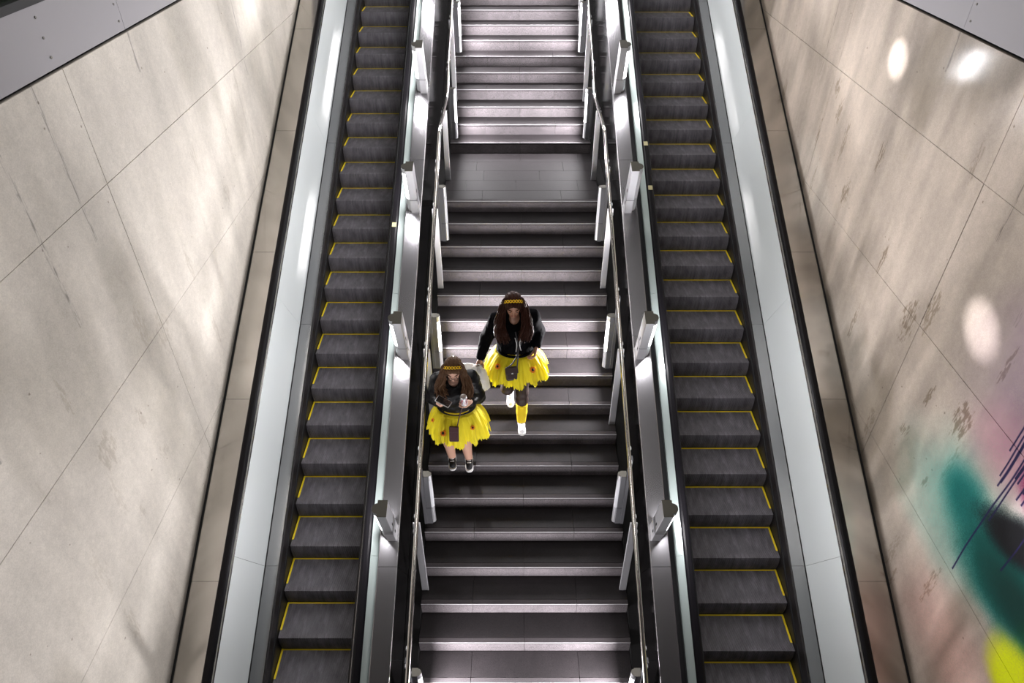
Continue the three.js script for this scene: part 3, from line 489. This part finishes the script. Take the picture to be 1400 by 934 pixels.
function shoe(parent, name, toe, heel, ankle, upperMat, soleMat, laceMat, stripe) {   // toe and heel: points on the sole's underside
  const T = vec(toe), H = vec(heel), d = T.clone().sub(H), L = d.length(); d.normalize(); const up = V(0, 1, 0).addScaledVector(d, -d.y).normalize(), w = up.clone().cross(d);
  const m = new THREE.Matrix4().makeBasis(w, up, d); m.setPosition(H);
  const f = (x, y, z) => { let q = limb(x, y, z, [0, 0.045, 0.035], [0, 0.04, L - 0.045], 0.036, 0.034, 1, 1); q = smin(q, limb(x, y, z, [0, 0.085, 0.035], [0, 0.06, L * 0.55], 0.033, 0.03), 0.03); q = smin(q, limb(x, y, z, [0, 0.1, 0.035], [0, 0.06, 0.04], 0.034, 0.036), 0.02); return Math.max(q, 0.018 - y); };
  const o = part(name, surface(f, [-0.06, -0.01, -0.03], [0.06, 0.15, L + 0.03], 0.006).applyMatrix4(m), upperMat, parent);
  const s = new THREE.Shape(), pr = [[0.5, 0], [0.8, 0.03], [1, 0.14], [0.98, 0.3], [0.88, 0.48], [1.05, 0.7], [1.02, 0.85], [0.7, 0.96], [0.3, 1.0]], W = 0.038; s.moveTo(-0.5 * W, 0); for (const [a, b] of pr) s.lineTo(a * W, b * L); for (const [a, b] of pr.slice().reverse()) s.lineTo(-a * W, b * L); s.closePath();
  part('sole', new THREE.ExtrudeGeometry(s, { depth: 0.02, bevelEnabled: true, bevelSize: 0.003, bevelThickness: 0.003, bevelSegments: 2 }).rotateX(Math.PI / 2).scale(1, 1, 1).translate(0, 0.023, 0).applyMatrix4(m), soleMat, o);
  const laces = []; for (let i = 0; i < 4; i++) { const z = L * (0.42 + 0.1 * i), y = 0.106 - 0.009 * i; laces.push(tube([V(-0.02, y - 0.006, z - 0.006), V(0, y, z), V(0.02, y - 0.006, z - 0.006)], 0.005, 8, 5)); } part('laces', merged(laces).applyMatrix4(m), laceMat, o);
  if (stripe) for (const q of [-1, 1]) part('side_stripe', tube([V(q * 0.034, 0.035, L * 0.62), V(q * 0.039, 0.062, L * 0.45), V(q * 0.039, 0.07, L * 0.3), V(q * 0.036, 0.06, L * 0.12)], 0.0045, 12, 5).applyMatrix4(m), C.lace, o);
  return o;
}
function person(spec) {
  const { base, label, skin, J } = spec, g = thing('person', label, 'person', base, undefined);
  const { pelvis, chest, neck, head, sh, el, wr, hip, kn, an } = J, L = [];
  L.push([pelvis, chest, 0.115, 0.118, 0.8, 1], [chest, neck, 0.115, 0.05, 0.75, 1], [neck, head, 0.05, 0.048]);
  for (const s of [0, 1]) { L.push([neck, sh[s], 0.05, 0.05], [sh[s], el[s], 0.046, 0.037], [el[s], wr[s], 0.036, 0.024]); L.push([hip[s], kn[s], 0.086, 0.052], [kn[s], an[s], 0.05, 0.033]); const mid = [0, 1, 2].map((k) => mix(kn[s][k], an[s][k], 0.28) - (k === 2 ? 0.012 : 0)); L.push([kn[s], mid, 0.05, 0.052], [mid, an[s], 0.052, 0.034]); }
  const f = chain(L, 0.035), [lo, hi] = bounds(L, 0.15);
  const HM = headFrame(head, spec.tilt, spec.yaw, spec.headScale), pieces = [surface(f, lo, hi, 0.012), headGeo.clone().applyMatrix4(HM), ...spec.hands.map((h) => handShape(...h))];
  const body = part('body', paint(merged(pieces.map((q) => { q.deleteAttribute('uv'); return q.toNonIndexed(); })), ...skin), C.skinLight, g);
  const onHead = (n, geo, mat) => part(n, geo.applyMatrix4(HM), mat, g);
  for (const s of [-1, 1]) { onHead('eye', new THREE.SphereGeometry(0.0085, 10, 8).scale(1.3, 0.45, 0.6).translate(s * 0.031, 0.0005, 0.0795), C.eye); onHead('eyebrow', tube([V(s * 0.014, 0.022, 0.087), V(s * 0.032, 0.027, 0.081), V(s * 0.05, 0.021, 0.066)], 0.0036, 8, 5), spec.hairMat); }
  onHead('lips', merged([tube([V(-0.021, -0.054, 0.078), V(0, -0.051, 0.088), V(0.021, -0.054, 0.078)], 0.0042, 8, 5), tube([V(-0.019, -0.058, 0.077), V(0, -0.062, 0.086), V(0.019, -0.058, 0.077)], 0.0045, 8, 5)]), C.lips);
  // jacket
  const Q = [[pelvis, chest, 0.165, 0.16, 0.84, 1.05], [chest, neck, 0.155, 0.07, 0.78, 1]];
  for (const s of [0, 1]) { Q.push([neck, sh[s], 0.075, 0.078], [sh[s], el[s], 0.082, 0.066], [el[s], wr[s].map((v, k) => mix(v, el[s][k], 0.1)), 0.066, 0.048]); }
  const jf = chain(Q, 0.03), bump = spec.fluffy ? (x, y, z) => 0.010 * (noise3(x * 60, y * 60, z * 60) - 0.5) + 0.008 * (noise3(x * 18, y * 18, z * 18) - 0.5) : (x, y, z) => 0.012 * Math.abs(noise3(x * 22 + 3, y * 40, z * 22) - 0.5) + 0.012 * Math.abs(noise3(x * 44 + 9, y * 60, z * 44) - 0.5) - 0.005 + 0.003 * Math.sin(y * 70 + 8 * noise3(x * 9, y * 5, z * 9));
  const cut = spec.hem, [jl, jh] = bounds(Q, 0.2);
  part('jacket', surface((x, y, z) => { let d = jf(x, y, z) + bump(x, y, z); const tor = Math.hypot((x - pelvis[0]) * 0.9, z - pelvis[2]) < 0.24 && y < cut + 0.1; if (tor) d = Math.max(d, (cut - y) + 0.0); d = Math.max(d, -egg(x, y, z, [neck[0], neck[1] + 0.05, neck[2] + 0.06], [0.055, 0.1, 0.06])); return d; }, jl, jh, 0.011), spec.jacketMat, g);
  part('jacket_hem', new THREE.TorusGeometry(1, 0.09, 8, 40).rotateX(Math.PI / 2).scale(0.185, 0.2, 0.16).translate(pelvis[0], cut + 0.012, pelvis[2] + 0.005), spec.jacketMat, g);
  part('collar', tube([V(neck[0] - 0.06, neck[1] - 0.03, neck[2] + 0.085), V(neck[0] - 0.085, neck[1] + 0.03, neck[2] + 0.01), V(neck[0], neck[1] + 0.05, neck[2] - 0.06), V(neck[0] + 0.085, neck[1] + 0.03, neck[2] + 0.01), V(neck[0] + 0.06, neck[1] - 0.03, neck[2] + 0.085)], 0.022, 24, 8), spec.jacketMat, g);
  // tutu with sunflowers
  const t = spec.tutu, tu = part('tutu', tutuGeometry(t.c, t.waist, t.wr, t.hemR, t.hemY, 6), C.tulle, g);
  part('waistband', new THREE.TorusGeometry(t.wr, 0.012, 8, 40).rotateX(Math.PI / 2).scale(1, 1.4, 0.88).translate(t.c[0], t.waist, t.c[1]), C.sock, g);
  for (const [a, k, r] of t.flowers) { const R = mix(t.wr, t.hemR, Math.pow(k, 0.58)) + 0.012, ca = Math.cos(a), sa = Math.sin(a); flower(tu, 'sunflower', [t.c[0] + R * ca, t.waist - (t.waist - t.hemY) * (k * 0.72 + 0.28 * k * k) + 0.012, t.c[1] + R * 0.88 * sa], [ca * 0.8, 0.6, sa * 0.8], r, C.petalOrange, C.flowerEye); }
  // hair: a cap over the skull and locks that fall beside the face
  const hx = spec.hairLocks, caps = surface((x, y, z) => { let d = egg(x, y, z, [0, 0.032, -0.018], [0.089, 0.1, 0.104]); d = smin(d, limb(x, y, z, [0, 0, -0.07], [0, -0.12, -0.085], 0.065, 0.06, 0.8, 1), 0.03); d += 0.0022 * Math.sin(x * 230 + 5 * noise3(x * 20, y * 12, z * 20)) ; const face = egg(x, y, z, [0, -0.04, 0.108], [0.07, 0.112, 0.08]); return Math.max(d, -face); }, [-0.13, -0.22, -0.18], [0.13, 0.16, 0.12], 0.0055).applyMatrix4(HM);
  const lockList = []; for (const l of hx) { const n = l.n; for (let i = 0; i < n; i++) { const u = rnd() - 0.5, v = rnd() - 0.5, wv = rnd() * 6; lockList.push(l.path.map((p, k) => { const q = k < l.onHead ? vec(p).applyMatrix4(HM) : V(...p), sp = l.spread * (0.12 + 0.88 * k / (l.path.length - 1)); return [q.x + u * sp + (k ? 0.016 * Math.sin(wv + k * 2.1) : 0), q.y + (k === l.path.length - 1 ? (rnd() - 0.5) * 0.09 : 0), q.z + v * sp * 0.7 + (k ? 0.014 * Math.cos(wv * 1.7 + k * 2.4) : 0)]; })); } }
  const capN = caps.toNonIndexed(); capN.deleteAttribute('uv'); const st = strands(lockList, 0.0045); st.deleteAttribute('uv');
  part('hair', merged([capN, st]), spec.hairMat, g);
  const bandAt = (a, k) => V(0.089 * k * Math.sin(a), 0.032 + 0.1 * k * 0.83 * Math.cos(a), -0.018 + 0.104 * k * 0.56 * Math.cos(a)).applyMatrix4(HM), bandPts = []; for (let i = -8; i <= 8; i++) bandPts.push(bandAt(i * 0.18, 1.04));
  const band = part('flower_headband', tube(bandPts, 0.006, 40, 6), C.flowerEye, g);
  for (let i = -4; i <= 4; i++) { const a = i * 0.28, p = bandAt(a, 1.1), o = V(Math.sin(a), 0.83 * Math.cos(a), 0.56 * Math.cos(a)).transformDirection(HM); flower(band, 'headband_flower', arr(p), arr(o), 0.0155 * spec.headScale, C.petal, C.flowerEye); }
  return { g, HM };
}
const yA = EYE - 3.972 - 9 * RISE, yB = EYE - 3.972 - 10 * RISE;
{
  // taller woman on the ninth step below the landing
  const J = { pelvis: [0.035, 0.95, -0.17], chest: [0.03, 1.22, -0.17], neck: [0.022, 1.40, -0.135], head: [0.012, 1.585, -0.075], sh: [[-0.152, 1.36, -0.14], [0.196, 1.40, -0.145]], el: [[-0.262, 1.12, -0.17], [0.275, 1.14, -0.26]], wr: [[-0.325, 0.955, -0.03], [0.25, 1.09, -0.06]], hip: [[-0.045, 0.9, -0.17], [0.115, 0.9, -0.17]], kn: [[-0.05, 0.6, 0.03], [0.108, 0.51, -0.01]], an: [[-0.022, 0.345, -0.31], [0.104, 0.1, -0.02]] };
  const { g } = person({ base: [0, yA, -5.4], label: 'taller woman in fluffy black jacket, yellow tutu and white sneakers walking down', skin: [0.36, 0.18, 0.11], J, tilt: 0.3, yaw: 0.05, headScale: 1.04, fluffy: true, jacketMat: C.fur, hem: 0.985, hairMat: C.hairDark,
    hands: [[[-0.33, 0.945, -0.02], [-0.25, -0.9, 0.3], [0.7, 0.1, 0.6], [1.2], 0.05, 0.6, 1, -1], [[0.248, 1.085, -0.05], [-0.2, -0.7, 0.65], [-0.8, -0.1, 0.1], [0.75, 0.8, 0.85, 0.9], 0.05, 0.5, 1, 1]],
    tutu: { c: [0.035, -0.16], waist: 1.0, wr: 0.165, hemR: 0.345, hemY: 0.70, flowers: [[2.25, 0.42, 0.03], [0.95, 0.52, 0.032]] },
    hairLocks: [{ n: 150, spread: 0.12, onHead: 3, path: [[-0.012, 0.112, -0.03], [-0.075, 0.085, 0.0], [-0.096, 0.0, 0.015], [-0.12, 1.44, -0.01], [-0.115, 1.34, 0.015], [-0.09, 1.25, 0.02]] }, { n: 150, spread: 0.12, onHead: 3, path: [[0.012, 0.112, -0.03], [0.075, 0.085, 0.0], [0.098, 0.0, 0.015], [0.14, 1.46, -0.01], [0.15, 1.37, 0.015], [0.13, 1.28, 0.025]] }, { n: 70, spread: 0.17, onHead: 2, path: [[0, 0.075, -0.095], [0, 0.0, -0.115], [0.01, 1.47, -0.22], [0.01, 1.36, -0.25], [0.01, 1.24, -0.27]] }] });
  const legs = []; for (const s of [0, 1]) legs.push([J.hip[s], J.kn[s], 0.096, 0.064], [J.kn[s], J.an[s].map((v, k) => mix(J.kn[s][k], v, 0.28) - (k === 2 ? 0.012 : 0)), 0.062, 0.064], [J.an[s].map((v, k) => mix(J.kn[s][k], v, 0.28) - (k === 2 ? 0.012 : 0)), J.an[s], 0.064, 0.046]);
  const [lo, hi] = bounds(legs, 0.12); part('tights', surface(chain(legs, 0.03), lo, hi, 0.01), C.tights, g);
  for (const s of [0, 1]) { const a = J.kn[s], b = J.an[s], p = (t) => a.map((v, k) => mix(v, b[k], t)), S = [[p(0.3), p(0.7), 0.068, 0.058], [p(0.7), p(1.02), 0.058, 0.049]], [l2, h2] = bounds(S, 0.09), ax = vec(b).sub(vec(a)).normalize(), q0 = vec(p(0.37)); part('sock', surface((x, y, z) => Math.max(chain(S, 0.02)(x, y, z), -((x - q0.x) * ax.x + (y - q0.y) * ax.y + (z - q0.z) * ax.z)), l2, h2, 0.008), C.sock, g); }
  shoe(g, 'sneaker', [0.112, 0.0, 0.128], [0.1, 0.002, -0.125], J.an[1], C.whiteShoe, C.sole, C.lace);
  shoe(g, 'sneaker', [-0.014, 0.16, -0.148], [-0.026, 0.285, -0.355], J.an[0], C.whiteShoe, C.sole, C.lace);
  shade(g);
  // crossbody bag, its cord, and the carrier bag in her hand
  const b = thing('crossbody_bag', 'small dark brown bag hanging at the taller woman\'s waist', 'bag', [0.0, yA + 0.86, -5.4 + 0.09]);
  const bb = part('bag_body', new RoundedBoxGeometry(0.135, 0.15, 0.055, 4, 0.024), C.brown, b); bb.rotation.set(-0.35, 0.1, 0.12);
  part('flap', new RoundedBoxGeometry(0.13, 0.07, 0.014, 3, 0.006), C.brown, bb, [0, 0.04, 0.03]); part('buckle', new RoundedBoxGeometry(0.02, 0.014, 0.008, 2, 0.003), C.metal, bb, [0, 0.01, 0.037]);
  for (const p of [[V(0.05, 0.07, 0.0), V(0.06, 0.2, -0.02), V(0.055, 0.33, -0.06), V(0.035, 0.46, -0.09)], [V(-0.06, 0.06, 0.0), V(0.02, 0.16, 0.0), V(0.085, 0.32, -0.055), V(0.1, 0.4, -0.09)]]) part('strap', tube(p, 0.007, 24, 6), C.strap, b);
  for (const p of [[V(0.03, 0.42, -0.045), V(0.045, 0.36, -0.02), V(0.04, 0.28, 0.0)], [V(0.085, 0.42, -0.055), V(0.075, 0.35, -0.025), V(0.09, 0.29, -0.01)]]) part('drawcord', tube(p, 0.0045, 16, 5), C.cord, b);
  const pb = thing('carrier_bag', 'crumpled white carrier bag held in the taller woman\'s hand', 'bag', [-0.36, yA + 0.62, -5.4 + 0.03]);
  const bf = (x, y, z) => { let d = egg(x, y, z, [-0.1, 0.19, -0.02], [0.15, 0.1, 0.075]); d = smin(d, egg(x, y, z, [0.02, 0.12, 0.02], [0.1, 0.125, 0.075]), 0.06); d = smin(d, egg(x, y, z, [0.05, 0.05, 0.03], [0.07, 0.055, 0.05]), 0.05); d = smin(d, limb(x, y, z, [0.02, 0.18, 0.02], [0.035, 0.275, 0.01], 0.05, 0.014), 0.03); return d + 0.022 * (noise3(x * 16, y * 14, z * 16) - 0.5) + 0.012 * (noise3(x * 40 + 5, y * 26, z * 40) - 0.5); };
  part('bag_body', surface(bf, [-0.3, -0.05, -0.16], [0.18, 0.34, 0.16], 0.008), C.bag, pb);
  for (const p of [[V(0.0, 0.2, 0.045), V(0.03, 0.3, 0.04), V(0.05, 0.2, 0.05)], [V(-0.04, 0.24, 0.0), V(0.02, 0.31, 0.0), V(0.06, 0.24, 0.0)]]) part('handle', tube(p, 0.006, 12, 5), C.bag, pb);
  shade(b); shade(pb);
}
{
  // smaller woman by the left handrail
  const J = { pelvis: [-0.56, 0.82, -0.06], chest: [-0.565, 1.03, -0.03], neck: [-0.565, 1.2, 0.01], head: [-0.555, 1.385, 0.09], sh: [[-0.72, 1.15, -0.02], [-0.405, 1.18, -0.02]], el: [[-0.79, 0.93, -0.03], [-0.335, 0.94, -0.03]], wr: [[-0.715, 1.02, 0.15], [-0.405, 1.03, 0.15]], hip: [[-0.64, 0.76, -0.06], [-0.485, 0.76, -0.06]], kn: [[-0.665, 0.41, 0.03], [-0.49, 0.41, 0.04]], an: [[-0.645, 0.09, -0.02], [-0.462, 0.09, 0.0]] };
  const { g, HM } = person({ base: [0, yB, -5.02], label: 'shorter woman in shiny black jacket and yellow tutu looking at her phone', skin: [0.62, 0.36, 0.26], J, tilt: 0.38, yaw: 0.03, headScale: 0.98, fluffy: false, jacketMat: C.leather, hem: 0.8, hairMat: C.hairBrown,
    hands: [[[-0.712, 1.03, 0.16], [0.55, 0.25, 0.6], [0.2, 0.85, 0.1], [0.45, 0.5, 0.5, 0.55], 0.05, 0.8, 0.95, -1], [[-0.402, 1.045, 0.165], [-0.35, 0.4, 0.75], [-0.85, 0.05, -0.3], [0.85, 0.9, 0.9, 0.95], 0.04, 0.7, 0.95, 1]],
    tutu: { c: [-0.56, -0.045], waist: 0.82, wr: 0.17, hemR: 0.325, hemY: 0.49, flowers: [[2.0, 0.62, 0.032], [2.6, 0.42, 0.02], [0.95, 0.5, 0.024]] },
    hairLocks: [{ n: 130, spread: 0.1, onHead: 3, path: [[-0.012, 0.112, -0.03], [-0.075, 0.085, 0.0], [-0.095, 0.0, 0.02], [-0.675, 1.27, 0.12], [-0.69, 1.2, 0.13], [-0.675, 1.13, 0.135]] }, { n: 130, spread: 0.1, onHead: 3, path: [[0.012, 0.112, -0.03], [0.075, 0.085, 0.0], [0.095, 0.0, 0.02], [-0.435, 1.27, 0.12], [-0.42, 1.19, 0.135], [-0.43, 1.12, 0.15]] }, { n: 70, spread: 0.15, onHead: 2, path: [[0, 0.075, -0.095], [0, 0.0, -0.115], [-0.56, 1.24, -0.09], [-0.565, 1.14, -0.12], [-0.565, 1.06, -0.14]] }] });
  const rim = []; for (const s of [-1, 1]) rim.push(new THREE.TorusGeometry(0.024, 0.0022, 6, 24).scale(1.1, 0.9, 1).translate(s * 0.032, -0.004, 0.1)); rim.push(tube([V(-0.008, 0.002, 0.1), V(0, 0.005, 0.102), V(0.008, 0.002, 0.1)], 0.002, 6, 5)); for (const s of [-1, 1]) rim.push(tube([V(s * 0.058, 0.002, 0.098), V(s * 0.074, 0.004, 0.05), V(s * 0.078, 0.002, 0)], 0.002, 8, 5));
  part('glasses', merged(rim).applyMatrix4(HM), C.glasses, g);
  shoe(g, 'skate_shoe', [-0.628, 0.0, 0.112], [-0.655, 0.0, -0.115], J.an[0], C.blackShoe, C.sole, C.lace, true);
  shoe(g, 'skate_shoe', [-0.45, 0.0, 0.135], [-0.468, 0.0, -0.095], J.an[1], C.blackShoe, C.sole, C.lace, true);
  shade(g);
  const po = thing('hip_pouch', 'burgundy leather pouch hanging in front of the shorter woman\'s tutu', 'bag', [-0.575, yB + 0.66, -5.02 + 0.215]);
  const pm = part('pouch_body', new RoundedBoxGeometry(0.095, 0.16, 0.04, 3, 0.012), C.burgundy, po); pm.rotation.x = -0.42; part('flap', new RoundedBoxGeometry(0.095, 0.06, 0.012, 2, 0.005), C.burgundy, pm, [0, 0.05, 0.02]);
  part('strap', tube([V(0.035, 0.08, -0.035), V(0.06, 0.2, -0.04), V(0.095, 0.33, -0.05), V(0.12, 0.46, -0.1)], 0.006, 20, 5), C.burgundy, po);
  const ph = thing('phone', 'dark phone in a pale case held by the shorter woman', 'phone', [-0.65, yB + 1.122, -5.02 + 0.245]); ph.rotation.set(0.25, 1.15, 0.15, 'YXZ');
  part('phone_case', new RoundedBoxGeometry(0.078, 0.012, 0.15, 3, 0.005), C.phoneCase, ph); part('screen', new RoundedBoxGeometry(0.068, 0.003, 0.138, 2, 0.0012), C.phone, ph, [0, 0.0065, 0]);
  const cv = document.createElement('canvas'); cv.width = 512; cv.height = 256; const q = cv.getContext('2d');
  q.fillStyle = '#d5d3d6'; q.fillRect(0, 0, 512, 256); q.fillStyle = '#b01024'; q.strokeStyle = '#b01024'; q.lineCap = 'round';
  for (let k = 0; k < 4; k++) { q.save(); q.translate(64 + 128 * k, 128); q.rotate(-1.25); q.lineWidth = 13; q.beginPath(); q.arc(-52, 4, 26, 0.6, 5.6); q.stroke(); q.beginPath(); q.arc(-2, 12, 15, 0, 6.3); q.stroke(); q.beginPath(); q.moveTo(28, 24); q.lineTo(46, -36); q.moveTo(32, 4); q.lineTo(60, 24); q.stroke(); q.beginPath(); q.arc(84, 12, 14, 0.4, 5.6); q.moveTo(72, 12); q.lineTo(98, 8); q.stroke(); q.lineWidth = 4; q.strokeStyle = '#2a2428'; q.beginPath(); q.moveTo(-70, 44); q.lineTo(90, 44); q.stroke(); q.strokeStyle = '#b01024'; q.restore(); }
  const ct = new THREE.CanvasTexture(cv); ct.colorSpace = THREE.SRGBColorSpace;
  const can = thing('drink_can', 'silver drink can with red lettering in the shorter woman\'s hand', 'can', [-0.452, yB + 1.08, -5.02 + 0.24]); can.rotation.set(0.1, 0, 0.06);
  const prof = [[0.0, 0.004], [0.022, 0.003], [0.026, 0], [0.033, 0.012]].map(([x, y]) => new THREE.Vector2(x, y)); const profT = [[0.033, 0.108], [0.0275, 0.119], [0.0275, 0.122], [0.025, 0.121], [0.024, 0.117], [0, 0.117]].map(([x, y]) => new THREE.Vector2(x, y));
  part('can_body', new THREE.CylinderGeometry(0.033, 0.033, 0.096, 32, 1, true).translate(0, 0.06, 0), std({ map: ct, metalness: 0.35, roughness: 0.35 }), can); part('can_lid', new THREE.LatheGeometry(profT, 32), C.metal, can); part('can_base', new THREE.LatheGeometry(prof, 32), C.metal, can); part('pull_tab', new RoundedBoxGeometry(0.014, 0.002, 0.022, 1, 0.0009), C.metal, can, [0, 0.119, 0.004]);
  shade(po); shade(ph); shade(can);
}
renderer.render(scene, camera);
